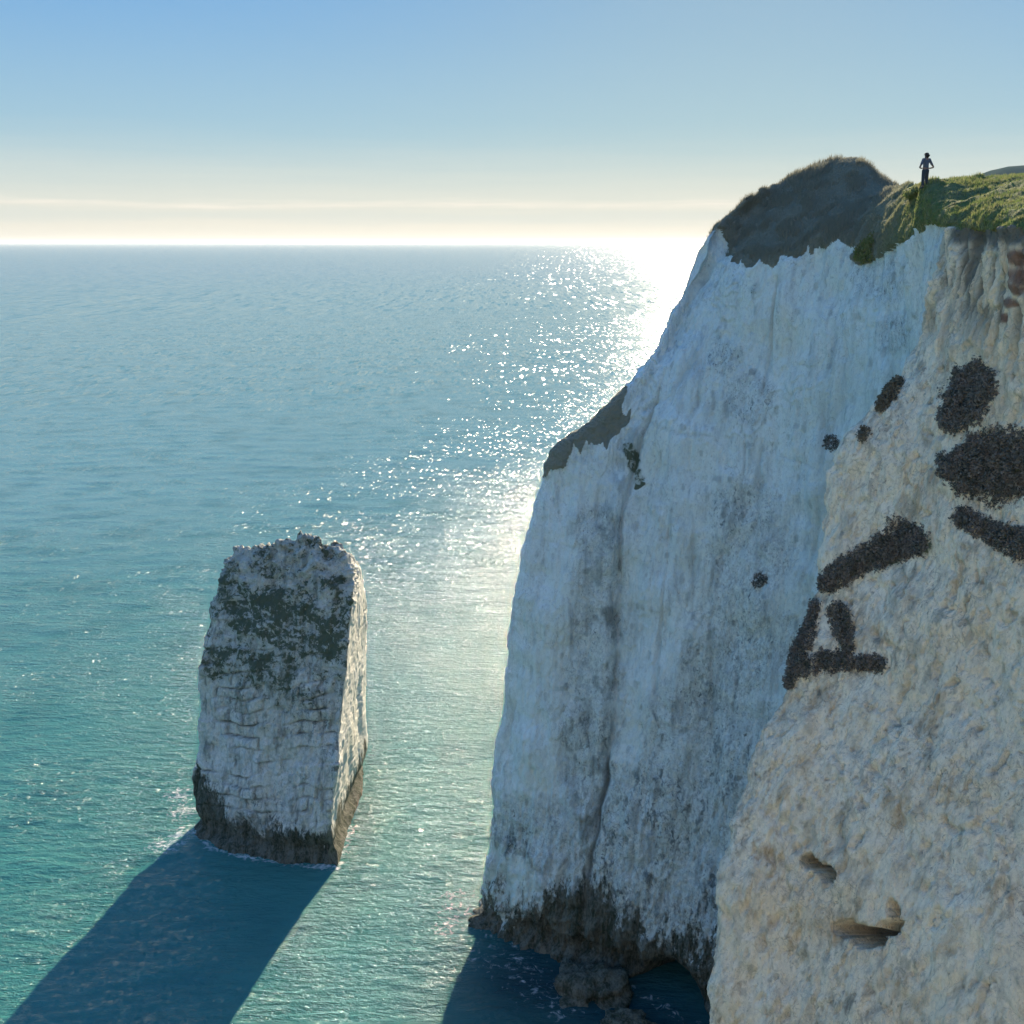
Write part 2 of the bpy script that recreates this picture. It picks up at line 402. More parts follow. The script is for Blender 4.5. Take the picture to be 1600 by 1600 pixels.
C((14, 12, -5), (14, 12, 0), (14, 12, 5), (14.5, 12, 12), (15, 11.8, 20), (15.5, 11.6, 28), (16, 11.4, 36),
  (16.2, 11.2, 41), (16.4, 11, 46), (16.7, 10.8, 50), (17, 10.6, 53), (17.5, 10.4, 54.6), (28, 14, 56), (45, 25, 58), (80, 30, 58), (175, 35, 50))
C((2, 9, -5), (2, 8.6, 0), (2, 8, 5), (2.5, 7, 12), (3, 6, 20), (3.5, 5, 28), (3.8, 4, 36),
  (4, 3, 41), (4.2, 2.4, 46), (4.5, 1.6, 50), (4.8, 1.0, 52.4), (5.3, 0.4, 53.2), (12, -4, 53.8), (30, -20, 56), (70, -35, 58), (160, -60, 50))
C((-18, 4, -5), (-18, 3.6, 0), (-18, 3, 5), (-17.5, 2, 12), (-17, 1, 20), (-17, 0, 28), (-17, -1, 36),
  (-17, -2, 41), (-17, -2.4, 46), (-17, -3, 50), (-17, -3.4, 52.2), (-17, -3.8, 52.8), (-16, -9, 53.4), (-10, -30, 55), (0, -60, 56), (60, -140, 50))
ctrl = np.array(cols, dtype=np.float64)
for k in range(3, 14):
    ctrl[k, 14] = ctrl[k, 13] + ((0.8, 3.2, -2.0) if k < 8 else (2.0, 5.0, -0.5))
usub = [16, 52, 52, 46, 46, 42, 38, 32, 26, 24, 84, 76, 66, 20, 14, 10, 10]
vsub = [6, 44, 62, 72, 86, 62, 64, 64, 54, 56, 22, 22, 40, 16, 6]
assert len(usub) == len(cols) - 1 and len(vsub) == ctrl.shape[1] - 1, (len(cols), ctrl.shape)
# turf weight on the same net (-1 chalk .. +1 turf)
tw = -np.ones(ctrl.shape[:2])
tw[:, 10] = -0.15; tw[:, 11:] = 1.0
tw[0:2, 7:9] = 0.85; tw[0:2, 9] = 0.1; tw[2, 9] = -0.6; tw[0:3, 10] = -1.0; tw[0:3, 11] = -0.1   # bramble strip down the nose, white rim above it
tw[2, 7] = -0.7; tw[2, 8] = 0.45; tw[3, 7] = -1.0; tw[3, 8] = -0.8
tw[3, 10] = -0.8; tw[3, 11] = 0.1
tw[9, 10] = 0.0; tw[10:, 10] = -0.7
full = np.concatenate([ctrl, tw[..., None]], -1)
g = crom(full, usub)
g = crom(g.transpose(1, 0, 2), vsub).transpose(1, 0, 2)
uedge = np.cumsum([0] + usub)
nu, nv = g.shape[:2]
base = g[..., :3]; tww = g[..., 3].ravel()
nrm = grid_normals(base)
P0 = base.reshape(-1, 3).astype(np.float32); N0 = nrm.reshape(-1, 3).astype(np.float32)
ui = np.repeat(np.arange(nu), nv)
if (N0[ui == uedge[4]][100] @ np.array([-1, -1, 0])) < 0: N0 = -N0
near = sstep(ui, uedge[9] + 6, uedge[10] + 2).astype(np.float32)          # 0 far headland, 1 near buttress
z = P0[:, 2]
ppx, ppy, dep = project(P0)

wob = 9 * fbm(P0, 0.9, 3, seed=2); wob2 = 9 * fbm(P0, 0.9, 3, seed=4)
def blobs(lst):
    """soft 0..1 mask of discs (px, py, r[, squash angle]) on the surface as laid out in the photograph"""
    m = np.zeros(len(P0), dtype=np.float32)
    for b in lst:
        d = np.hypot(ppx + wob - b[0], ppy + wob2 - b[1]) / b[2]
        m = np.maximum(m, 1 - sstep(d, 0.6, 1.25))
    return m
# turf mask
edge_n = fbm(P0, (0.45, 0.45, 0.35), 4, seed=3) * 0.9 + fbm(P0, (2.2, 2.2, 0.8), 3, seed=9) * 0.45
hang = blobs([(1345, 402, 12), (1360, 390, 16), (1385, 372, 20), (1410, 362, 18), (1150, 400, 14), (1175, 405, 14), (1205, 404, 15), (1240, 388, 16)])
hang *= (ui > uedge[4]) & (near < 0.1)
turf = tww + edge_n * 0.6 + ridged(P0, (1.1, 1.1, 0.25), 3, seed=13) * 0.45 - 0.2 + hang * 0.9
turf_m = turf > 0.25
ts = sstep(turf, 0.0, 0.5).astype(np.float32)

d = np.zeros(len(P0), dtype=np.float32)
rock = 1 - ts
flute = fbm(P0, (0.7, 0.7, 0.05), 4, seed=21)
flute2 = ridged(P0, (2.3, 2.3, 0.22), 3, seed=31)
iso = fbm(P0, 0.35, 5, seed=41)
fine_n = fbm(P0, (1.8, 1.8, 1.2), 4, 0.6, seed=51)
cleft = sstep(ridged(P0, (0.28, 0.28, 0.035), 3, seed=45), 0.78, 0.97)
ledge = np.floor((fbm(P0, (0.35, 0.35, 0.12), 3, seed=47) + 1) * 6) / 6 - 1
low = sstep(-z, -24, -5)                                                 # rougher towards the sea
d += (1 - near) * rock * (ledge * 0.55 - cleft * 0.30 + flute * 0.38 + (flute2 - 0.5) * (0.10 + 0.22 * low) + iso * 0.55 + fine_n * (0.07 + 0.20 * low))
cr = ridged(P0, (0.55, 0.55, 0.4), 4, seed=61)
cr2 = ridged(P0, (1.9, 1.9, 1.1), 3, seed=71)
blk = np.floor((fbm(P0, (0.8, 0.8, 0.55), 3, seed=75) + 1) * 5) / 5 - 1
d += near * rock * (iso * 0.42 + (cr - 0.5) * 0.18 - sstep(cr, 0.72, 0.95) * 0.35 - sstep(cr2, 0.7, 0.95) * 0.16 + fine_n * 0.12 + blk * 0.24)
# gullies under the near turf
gul = sstep(z, 48.5, 53) * near * rock
d += gul * (ridged(P0, (1.3, 1.3, 0.25), 3, seed=81) - 0.6) * 0.7
d += ts * (fbm(P0, 0.5, 4, seed=91) * (0.18 + 0.27 * sstep(ui, uedge[6], uedge[9])) + fbm(P0, 2.4, 3, seed=95) * 0.16 + 0.12)
# crease between the nose slab and the long wall
crease_u = uedge[3] + 1.5 * np.sin(z * 0.21) + 3 * vnoise(P0, (0.01, 0.01, 0.5), 5)
cz = sstep(z, 1, 8) * (1 - sstep(z, 42, 47))
d -= cz * 0.32 * np.exp(-((ui - crease_u) / 3.0) ** 2)
d += cz * 0.35 * np.exp(-((ui - crease_u + 12) / 9.0) ** 2)
# flint bands: thin dipping grooves
along = P0[:, 0] * 0.6 - P0[:, 1] * 0.8
strat = z + 0.16 * along + 0.5 * vnoise(P0, 0.25, 101)
gro = np.zeros_like(d)
for zz, wd, am in ((-1.5, 0.12, .8), (-4.3, 0.10, .6), (3.5, 0.10, .5), (7.6, 0.12, .7), (13, 0.10, .5), (24, 0.10, .6), (34, 0.12, .7)):
    gro = np.maximum(gro, am * np.exp(-((strat - zz) / wd) ** 2))
gro *= sstep(vnoise(P0, (0.5, 0.5, 0.5), 111), -0.3, 0.3)
d -= gro * rock * 0.10
# weed zone: undercut foot, rough
foot = sstep(-z, -5.5, -3.0) * (1 - near)
d += foot * (ridged(P0, (1.1, 1.1, 0.5), 3, seed=121) - 0.5) * 0.7
d -= 0.9 * np.exp(-((z - 1.4) / 1.2) ** 2) * (1 - near)
# sea cave at the foot of the long wall
cave = np.exp(-(((ppx - 1035) / 60) ** 2 + ((ppy - 1610) / 92) ** 2) ** 3) * (1 - near) * (ui > uedge[3]) * (z < 9)
d -= cave * 9.0
# small holes in the near face
holes = [(1270, 1350, 18, 10, 30, 1.2), (1294, 1366, 18, 11, 30, 1.4), (1318, 1452, 20, 13, 15, 1.6), (1352, 1464, 26, 15, 5, 1.9), (1392, 1424, 11, 16, -15, 1.2), (1386, 1448, 18, 12, -20, 1.0)]
hole_m = np.zeros_like(d)
for hx, hy, ra, rb, an, dp in holes:
    ca, sa = math.cos(R(an)), math.sin(R(an))
    wx = ppx + 5 * vnoise(P0, 1.6, 131); wy = ppy + 5 * vnoise(P0, 1.6, 133)
    e = np.hypot(((wx - hx) * ca + (wy - hy) * sa) / ra, (-(wx - hx) * sa + (wy - hy) * ca) / rb)
    mm = (1 - sstep(e, 0.8, 1.1)) * near
    hole_m = np.maximum(hole_m, mm * dp)
d -= hole_m * 2.4
inview = (z > -4.5)
V = P0 + N0 * (d * inview)[:, None]
# colour masks
dark = (gro * 0.35 * rock).clip(0, 1)
spots = sstep(vnoise(P0, (2.6, 2.6, 1.2), 141), 0.62, 0.78)
spots2 = sstep(fbm(P0, (1.4, 1.4, 0.22), 3, seed=151), 0.22, 0.55) * sstep(fbm(P0, 0.22, 3, seed=157), -0.05, 0.35)
dark = np.maximum(dark, spots * 0.5 * rock * (1 - 0.85 * near))
dark = np.maximum(dark, spots2 * (0.30 + 0.35 * low) * rock * (1 - near))
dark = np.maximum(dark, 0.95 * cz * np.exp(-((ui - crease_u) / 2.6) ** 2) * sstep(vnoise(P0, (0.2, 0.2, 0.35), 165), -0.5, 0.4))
lip_band = near * sstep(ppx, 1486, 1500) * sstep(ppy, 344, 350) * (1 - sstep(ppy + 14 * fbm(P0, (1.2, 1.2, 0.4), 3, seed=167), 374, 394))  # dark band just below the near turf lip, ragged lower edge
dark = np.maximum(dark, lip_band)
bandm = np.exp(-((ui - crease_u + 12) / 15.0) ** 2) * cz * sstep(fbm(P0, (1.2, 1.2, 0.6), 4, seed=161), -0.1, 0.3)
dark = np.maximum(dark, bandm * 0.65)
gs = gul * sstep(ridged(P0, (1.3, 1.3, 0.25), 3, seed=81), 0.75, 0.35) * sstep(z, 49.5, 53)
dark = np.maximum(dark, gs * 0.9)
nd = (sstep(fbm(P0, (1.1, 1.1, 0.7), 4, 0.65, seed=171), 0.12, 0.5) * 0.38 + sstep(fbm(P0, (3.5, 3.5, 1.6), 3, 0.6, seed=173), 0.22, 0.42) * 0.45 * sstep(fbm(P0, 0.35, 3, seed=175), -0.2, 0.3)) * near
dark = np.maximum(dark, nd)
algae = (1 - near) * (sstep(-z - 2.2 + 3.4 * sstep(ui, uedge[1], uedge[3]) + 0.8 * sstep(ui, uedge[5], uedge[7]) + 2.0 * vnoise(P0, (0.4, 0.4, 0.02), 185), -8.0, -0.5) * 1.15 + 0.25 * fbm(P0, (0.5, 0.5, 0.1), 3, seed=181))
algae += 0.35 * fbm(P0, (0.9, 0.9, 0.1), 3, seed=183) * (z < 14) * (1 - near)
algae -= (z > 14) * 1.0
rust = blobs([(1592, 400, 16), (1596, 430, 18), (1586, 450, 12), (1575, 475, 9), (1566, 498, 8)]) * near * rock
BUSH = [
 ([(1522, 596, 28), (1506, 630, 32), (1488, 652, 20), (1535, 612, 20)], 'dark bush high on the cream buttress, right above the largest dark patch'),
 ([(1492, 728, 24), (1530, 716, 34), (1575, 712, 38), (1515, 748, 24), (1565, 746, 34), (1608, 722, 46), (1640, 730, 50)], 'largest dark bush mass at the right edge of the buttress'),
 ([(1503, 809, 14), (1532, 823, 17), (1568, 838, 20), (1604, 852, 24)], 'narrow dark bush strip just below the largest bush, running off the right edge'),
 ([(1430, 848, 22), (1408, 845, 28), (1380, 860, 24), (1350, 872, 22), (1322, 888, 20), (1298, 908, 16)], 'curved dark bush arching over the left shoulder of the buttress'),
 ([(1270, 948, 10), (1264, 975, 12), (1256, 1005, 14), (1243, 1035, 16), (1233, 1065, 10)], 'upright dark bush on the left edge of the buttress, against the blue wall'),
 ([(1312, 962, 17), (1318, 985, 15), (1328, 1010, 10)], 'small round dark bush between the arching bush and the low horizontal one'),
 ([(1262, 1042, 13), (1290, 1034, 16), (1318, 1032, 14), (1345, 1036, 12), (1372, 1036, 14)], 'low horizontal dark bush, lowest growth on the buttress')]
BUSHM = sum((blobs([(a, b, r * 0.9) for a, b, r in bl]) for bl, _ in BUSH)) * near * 0.75
mossm = (blobs([(1185, 452, 11)]) * 0.35 + blobs([(982, 702, 10), (984, 712, 12), (987, 725, 11), (990, 738, 10), (993, 750, 9), (996, 762, 7)]) * 0.6 + BUSHM).astype(np.float32)
mossm = np.maximum(mossm, blobs([(1385, 380, 20)]) * 0.0)
F = grid_faces(nu, nv)
fu = ui[F[:, 0]]
zn_b = blobs([(930, 830, 40), (935, 900, 42), (930, 980, 45), (925, 1060, 45), (920, 1140, 45), (925, 1220, 50), (915, 1300, 60), (850, 1300, 50), (800, 1290, 45), (990, 1290, 60),
    (1160, 800, 50), (1170, 870, 60), (1150, 960, 60), (1130, 1050, 70), (1080, 1130, 80), (1160, 1150, 70), (1060, 1250, 90), (1130, 1280, 80), (1080, 1380, 90), (980, 1400, 80),
    (1200, 1000, 50), (1130, 560, 30), (1170, 620, 40), (1380, 440, 40), (1400, 520, 30)])
zone = (0.50 + 0.35 * fbm(P0, (0.16, 0.16, 0.05), 3, seed=191)) * (1 - near) + near * (0.72 + 0.3 * fbm(P0, 0.25, 3, seed=193)) + (1 - near) * zn_b * 1.15
dark = dark * (1 - (1 - near) * (1 - np.clip(zone, 0.25, 1)) * 0.8)
dark = np.maximum(dark, cleft * 0.30 * rock * (1 - near))
attrs = {'zone': zone.clip(0, 1.5), 'lush_unhazed': sstep(ui, uedge[7], uedge[9]), 'dark': dark, 'algae': algae, 'rust': rust, 'moss': mossm}
fturf = turf_m[F].sum(1) >= 2
jn = uedge[10] - 10
far_f = (~fturf) & (fu < jn); near_f = (~fturf) & (fu >= jn)
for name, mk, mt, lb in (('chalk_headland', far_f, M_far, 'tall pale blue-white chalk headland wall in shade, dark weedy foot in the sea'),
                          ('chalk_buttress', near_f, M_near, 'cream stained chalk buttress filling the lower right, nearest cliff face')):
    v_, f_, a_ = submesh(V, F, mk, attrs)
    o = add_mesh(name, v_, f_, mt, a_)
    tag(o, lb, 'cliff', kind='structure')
v_, f_, a_ = submesh(V, F, fturf, attrs)
turf_o = add_mesh('clifftop_turf', v_, f_, M_turf, a_)
tag(turf_o, 'dark grassy mound and green turf capping the chalk cliffs', 'clifftop', kind='structure')

# front-most surface lookup in the photograph's frame, for planting things on the cliff
ux, uy, ud = project(V)
vis = (ud > 5) & (ux > -50) & (ux < 1700) & (uy > 0) & (uy < 1750)
cell = 8
key = (np.clip(ux, -50, 1700) // cell).astype(int) * 1000 + (np.clip(uy, 0, 1750) // cell).astype(int)
idx = np.nonzero(vis)[0]
order = idx[np.lexsort((ud[idx], key[idx]))]
ks = key[order]; first = np.r_[True, ks[1:] != ks[:-1]]
front = {int(k): int(v) for k, v in zip(ks[first], order[first])}
Nn_ = grid_normals(V.reshape(nu, nv, 3)).reshape(-1, 3)
if (Nn_[ui == uedge[4]][100] @ np.array([-1, -1, 0])) < 0: Nn_ = -Nn_
def surf(px, py):
    k = int(px // cell) * 1000 + int(py // cell)
    i = front.get(k)
    if i is None: return None
    # refine: nearest vertex by pixel distance among same depth neighbourhood
    a, b = divmod(i, nv)
    a0, a1, b0, b1 = max(a - 14, 0), min(a + 15, nu), max(b - 14, 0), min(b + 15, nv)
    A, B = np.meshgrid(np.arange(a0, a1), np.arange(b0, b1), indexing='ij')
    j = (A * nv + B).ravel()
    dd = (ux[j] - px) ** 2 + (uy[j] - py) ** 2 + 4 * (ud[j] - ud[i]) ** 2
    j = j[np.argmin(dd)]
    return V[j], Nn_[j]

# ------------------------------------------------------------------ leaves, grass
def leaf_quads(centers, normals, size, rr, flat=0.6):
    n = len(centers)
    a = rr.normal(size=(n, 3)) ; a += normals * flat
    a /= np.linalg.norm(a, axis=1, keepdims=True)
    b = np.cross(a, rr.normal(size=(n, 3))); b /= np.linalg.norm(b, axis=1, keepdims=True)
    c = np.cross(a, b)
    s = size * (0.6 + 0.8 * rr.random(n))[:, None]
    v = np.stack([centers - b * s, centers + c * s * 0.55, centers + b * s, centers - c * s * 0.55], 1).reshape(-1, 3)
    f = np.arange(4 * n).reshape(-1, 4)
    return v, f
def bush(name, blob, label, mat, dens=420, leaf=0.065, thick=0.32, group=None, cat='bush', wobble=0.26):
    """scrub hugging the rock: leaves scattered over the rock surface under the patch, thicker towards its middle"""
    rr = np.random.default_rng(len(blob) * 31 + int(blob[0][0]))
    if len(blob) > 1:
        blob = blob + [tuple((np.array(a) + np.array(b)) / 2) for a, b in zip(blob[:-1], blob[1:]) if math.hypot(a[0] - b[0], a[1] - b[1]) < 60]
    c0 = surf(blob[0][0], blob[0][1])
    if c0 is None: return None
    dc = np.linalg.norm(c0[0] - np.array([0, 0, H]))
    m = np.full(len(V), 9.0)
    for b in blob:
        m = np.minimum(m, np.hypot(ux - b[0], uy - b[1]) / b[2])
    m = m + wobble * 0.8 * vnoise(V.astype(np.float32), 1.4, 211) + wobble * 0.6 * vnoise(V.astype(np.float32), 3.7, 213)
    ok = (m < 1.0 + 0.35 * rr.random(len(V)) ** 3) & (np.abs(ud - dc * 0.97) < (9.0 if dc < 60 else 5.0)) & vis
    facing = (Nn_ * (np.array([0, 0, H]) - V)).sum(1) > 0
    ii = np.nonzero(ok & facing)[0]
    if len(ii) == 0: return None
    a2 = len(ii) * 0.0095                      # about the rock area of one grid vertex, in square metres
    n = int(max(60, dens * a2))
    k = ii[rr.integers(0, len(ii), n)]
    depth = (1 - m[k]).clip(0, 1) ** 0.5
    lump = 0.45 + 0.55 * sstep(vnoise(V[k].astype(np.float32), 2.2, 217), -0.5, 0.6)
    hgt = 0.02 + thick * depth * lump * rr.random(n) ** 0.6
    cs = V[k] + Nn_[k] * hgt[:, None] + rr.normal(size=(n, 3)) * 0.05
    v, f = leaf_quads(cs, Nn_[k] * 0.6 + np.array((0, 0, 0.5)), leaf, rr, 0.5)
    return tag(add_mesh(name, v, f, mat, smooth=False), label, cat, group)
G1 = 'dark bushes clinging to the cliffs'
for bl, lb in BUSH:
    bush('bush', bl, lb, M_bush, group=G1)
bush('dry_shrub', [(1402, 598, 8), (1390, 618, 10), (1377, 636, 8)], 'brown dry shrub strip on the rim where buttress meets the blue wall', M_dry, 420, 0.07, 0.3, None, 'shrub', 0.08)
bush('small_plant', [(1188, 905, 10), (1184, 911, 7)], 'small dark plant alone halfway up the blue chalk wall', M_bush, 420, 0.08, 0.4, None, 'plant', 0.08)
bush('small_plant', [(1300, 692, 11)], 'tiny dark tuft on the blue wall close to the buttress rim', M_bush, 420, 0.08, 0.3, None, 'plant', 0.08)
bush('small_plant', [(1352, 676, 8), (1347, 684, 6)], 'little brown tuft on the rim below the dry shrub', M_dry, 420, 0.07, 0.3, None, 'plant', 0.08)
bush('bramble', [(1350, 398, 13), (1368, 386, 18), (1390, 374, 18), (1412, 362, 15)], 'yellow-green bramble tongue hanging over the top of the blue wall', M_hang, 420, 0.09, 0.45, None, 'bramble', 0.08)

# grass: blades on every turf face in view
tv = V[F[fturf]].mean(1)
tnm = Nn_[F[fturf][:, 0]]
tpx, tpy, td = project(tv)
sel = (td > 5) & (tpx > 1050) & (tpx < 1660) & (tpy > 200) & (tpy < 450)
tv, tnm, td = tv[sel], tnm[sel], td[sel]
tu = (fu[fturf][sel])
e1 = V[F[fturf][sel][:, 1]] - V[F[fturf][sel][:, 0]]; e2 = V[F[fturf][sel][:, 3]] - V[F[fturf][sel][:, 0]]
ar = np.linalg.norm(np.cross(e1, e2), axis=1)
nb = 150000
pick = rng.choice(len(tv), nb, p=ar / ar.sum())
bp = tv[pick] + e1[pick] * (rng.random(nb)[:, None] - .5) + e2[pick] * (rng.random(nb)[:, None] - .5)
mound = sstep(tu[pick], uedge[8], uedge[6])
L = (0.10 + 0.16 * mound) * (0.5 + rng.random(nb)) 
clump = 0.4 + 1.1 * sstep(vnoise(bp.astype(np.float32), 1.1, 201), -0.4, 0.5)
L = (L * clump)[:, None]
lean = rng.normal(size=(nb, 3)) * 0.35 + np.array([0.25, 0.1, 0]); lean[:, 2] = 1
lean += tnm[pick] * 0.5
lean /= np.linalg.norm(lean, axis=1, keepdims=True)
side = np.cross(lean, rng.normal(size=(nb, 3))); side /= np.linalg.norm(side, axis=1, keepdims=True)
wd = (0.018 + 0.02 * rng.random(nb))[:, None]
bv = np.stack([bp - side * wd - lean * 0.08, bp + side * wd - lean * 0.08, bp + lean * L], 1).reshape(-1, 3)
go = add_mesh('grass', bv, np.arange(3 * nb).reshape(-1, 3), M_grass, {'lush_unhazed': np.repeat(sstep(tu[pick], uedge[7], uedge[9]), 3)}, smooth=False)
tag(go, 'rough tufted grass over the mound and clifftop', 'grass', kind='stuff')

# ------------------------------------------------------------------ sea stack
sc = []
FL = [(-30.9, 87.6, -4), SEA(301, 1296), P(310, 1262, 88.2), P(307, 1190, 88.5), P(309, 1122, 88.9), P(313, 1020, 89.4), P(325, 972, 90), P(341, 925, 90.7), P(360, 872, 91.3), P(376, 858, 92)]
FA = [(-28.2, 84.9, -4), SEA(334, 1326), P(340, 1285, 86), P(338, 1205, 86.6), P(340, 1125, 87.2), P(345, 1035, 88), P(352, 975, 88.8), P(362, 930, 89.6), P(378, 885, 90.4), P(390, 860, 91.3)]
FB = [(-23.2, 83, -4), SEA(405, 1343), P(402, 1290, 84), P(400, 1208, 84.8), P(402, 1128, 85.6), P(405, 1040, 86.6), P(408, 980, 87.6), P(412, 930, 88.6), P(418, 885, 89.6), P(424, 846, 90.6)]
FC = [(-18.9, 82.2, -4), SEA(470, 1350), P(466, 1290, 83.2), P(466, 1208, 84), P(468, 1130, 84.8), P(470, 1045, 85.8), P(471, 985, 86.8), P(472, 930, 87.8), P(473, 880, 89), P(470, 833, 90.2)]
FR = [(-15.4, 81.6, -4), SEA(528, 1356), P(516, 1285, 82.6), P(525, 1200, 83.2), P(532, 1132, 83.9), P(540, 1052, 85), P(543, 992, 86), P(548, 942, 87), P(550, 890, 88.3), P(520, 850, 89.8)]
RM = [(-15.6, 89, -4), SEA(549, 1292), P(549, 1240, 91), P(553, 1175, 92.5), P(554, 1115, 93.4), P(556, 1050, 94), P(558, 995, 94.5), P(560, 948, 94.8), P(558, 900, 95), P(545, 868, 95)]
BR = [(-17, 98, -4), SEA(564, 1222), P(568, 1195, 100), P(571, 1150, 102), P(569, 1100, 103), P(566, 1050, 103), P(567, 1000, 103), P(567, 955, 102.6), P(562, 912, 102), P(553, 882, 101)]
BM = [(-23, 105, -4), (-23, 105, 0), (-23, 105, 3), (-23, 105, 8), (-23, 105, 12), (-23, 105, 17), (-23, 104.5, 19), (-23, 104, 21), (-23, 103, 22), (-23, 102, 22.5)]
BL = [(-29, 97, -4), (-29, 97, 0), (-29.2, 97.3, 3), (-29.4, 97.6, 8), (-29, 97.8, 12), (-28.6, 97.8, 17), (-28, 97.6, 20), (-27.4, 97.4, 22), (-27, 97.2, 23), (-26.6, 97, 23.5)]
FR0 = [tuple(np.array(a) + (-0.9, 0.25, 0)) for a in FR]
FR1 = [tuple(np.array(a) * 0.93 + np.array(b) * 0.07 + (0.05, 0, 0)) for a, b in zip(FR, RM)]
sc = [FL, FA, FB, FC, FR0, FR, FR1, RM, BR, BM, BL]
cap_c = np.array((-22.0, 94.0, 24.0))
for c_ in sc:
    top = np.array(c_[9])
    for k, f_ in enumerate((0.35, 0.7, 1.0)):
        q = top * (1 - f_) + cap_c * f_
        q[2] -= 0.9 * f_ * (1 - f_) * 4 * 0.5
        c_.append(tuple(q))
sctrl = np.array(sc)
nclosed = len(sc)
wrap = np.concatenate([sctrl[-1:], sctrl, sctrl[:2]], 0)
us = [1, 36, 52, 52, 44, 10, 6, 36, 40, 24, 20, 30, 1]
gs_ = crom(wrap, us)[us[0]:-2]        # one full loop
vs = [4, 30, 40, 44, 50, 40, 36, 36, 30, 10, 10, 8]
gs_ = crom(gs_.transpose(1, 0, 2), vs).transpose(1, 0, 2)
su, sv = gs_.shape[:2]
sn = grid_normals(gs_, closed=True).reshape(-1, 3).astype(np.float32)
S0 = gs_.reshape(-1, 3).astype(np.float32)
cen = np.array((-22.5, 90.5, 0))
if ((sn * (S0 - cen))[:, :2].sum(1)).mean() < 0: sn = -sn
last = np.repeat([False], su * sv); last[sv - 1::sv] = True
sn[last] = (0, 0, 1)
sz = S0[:, 2]
dn_ = fbm(S0, 0.3, 4, seed=301) * 0.45 + fbm(S0, (1.3, 1.3, 1.0), 4, 0.6, seed=311) * 0.28 + (ridged(S0, (1.5, 1.5, 0.3), 3, seed=321) - 0.5) * 0.22
# jointed blocks: bedding joints dip gently to the right, upright joints between them
bed = (sz - 0.14 * (S0[:, 0] + 22) + 0.35 * vnoise(S0, 0.5, 331)) / 1.15
bi = np.floor(bed)
hx = (S0[:, 0] * 0.95 - S0[:, 1] * 0.3 + 0.3 * vnoise(S0, 0.6, 335)) / 1.5 + hash3(bi.astype(np.int64), bi.astype(np.int64) * 3, bi.astype(np.int64), 5) * 3
jb = np.minimum(np.abs(bed - bi), np.abs(bed - bi - 1)) * 1.15
ji = np.floor(hx); jx = np.minimum(hx - ji, ji + 1 - hx) * 1.5
joint_sel = sstep(fbm(S0, 0.3, 3, seed=341), -0.25, 0.2)
jm = np.maximum(np.exp(-(jb / 0.09) ** 2) * sstep(vnoise(S0, 0.45, 343), -0.5, 0.2), 0.7 * np.exp(-(jx / 0.09) ** 2) * sstep(vnoise(S0, 0.7, 345), -0.3, 0.3)) * joint_sel * sstep(sz, 2, 5) * (1 - sstep(sz, 17, 22))
blocko = (hash3(bi.astype(np.int64), ji.astype(np.int64), bi.astype(np.int64), 9) - 0.5) * 0.28 * (1 - sstep(sz, 20, 25))
capm = sstep(sz, 21, 26)
lit_face = sstep(sn[:, 0], 0.75, 0.95)  # sunlit right face: marks and moss thinned so its colour reads brighter
dn_ = dn_ * (1 - 0.85 * lit_face); jm = jm * (1 - 0.5 * lit_face); blocko = blocko * (1 - 0.8 * lit_face)
dn_ = dn_ + blocko - jm * 0.28 + capm * (fbm(S0, (1.1, 1.1, 1.4), 4, 0.65, seed=351) * 0.75) + 0.35 * (np.floor((fbm(S0, (0.35, 0.35, 0.25), 3, seed=355) + 1) * 5) / 5 - 1)
dn_ -= 0.7 * np.exp(-((sz - 1.3) / 0.9) ** 2)
keep = np.ones(len(S0)); keep[last] = 0
SV = S0 + sn * (dn_ * keep)[:, None]
tip_o = fbm(S0, (0.8, 0.8, 0.4), 3, seed=361) * 0.8 * sstep(sz, 24, 28)
SV[:, 2] += tip_o * keep
s_dark = np.maximum(jm * 1.0 * (0.6 + 0.6 * sstep(vnoise(S0, 0.9, 377), -0.4, 0.4)), sstep(fbm(S0, (1.6, 1.6, 0.5), 4, 0.6, seed=371), 0.15, 0.45) * 0.6)
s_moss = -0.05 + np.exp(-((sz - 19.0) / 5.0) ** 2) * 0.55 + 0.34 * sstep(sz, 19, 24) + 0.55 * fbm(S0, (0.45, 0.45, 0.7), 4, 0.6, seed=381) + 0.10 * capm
s_moss -= lit_face * 0.6
s_alg = sstep(-sz + 3.2 * sstep(-S0[:, 0], 26, 29) + 1.6 * vnoise(S0, (0.7, 0.7, 0.02), 395), -6.0, -1.0) * 1.15 + 0.25 * fbm(S0, (0.5, 0.5, 0.1), 3, seed=391) - (sz > 9)
fs = grid_faces(su, sv, closed=True)
so = add_mesh('sea_stack', SV, fs, M_stack, {'zone': 1 - 0.75 * lit_face, 'dark': s_dark * (1 - 0.75 * lit_face), 'algae': s_alg, 'rust': s_dark * 0, 'moss': s_moss})
tag(so, 'tall chalk sea stack rising alone from the water, mossy upper half and sunlit right side', 'sea stack')

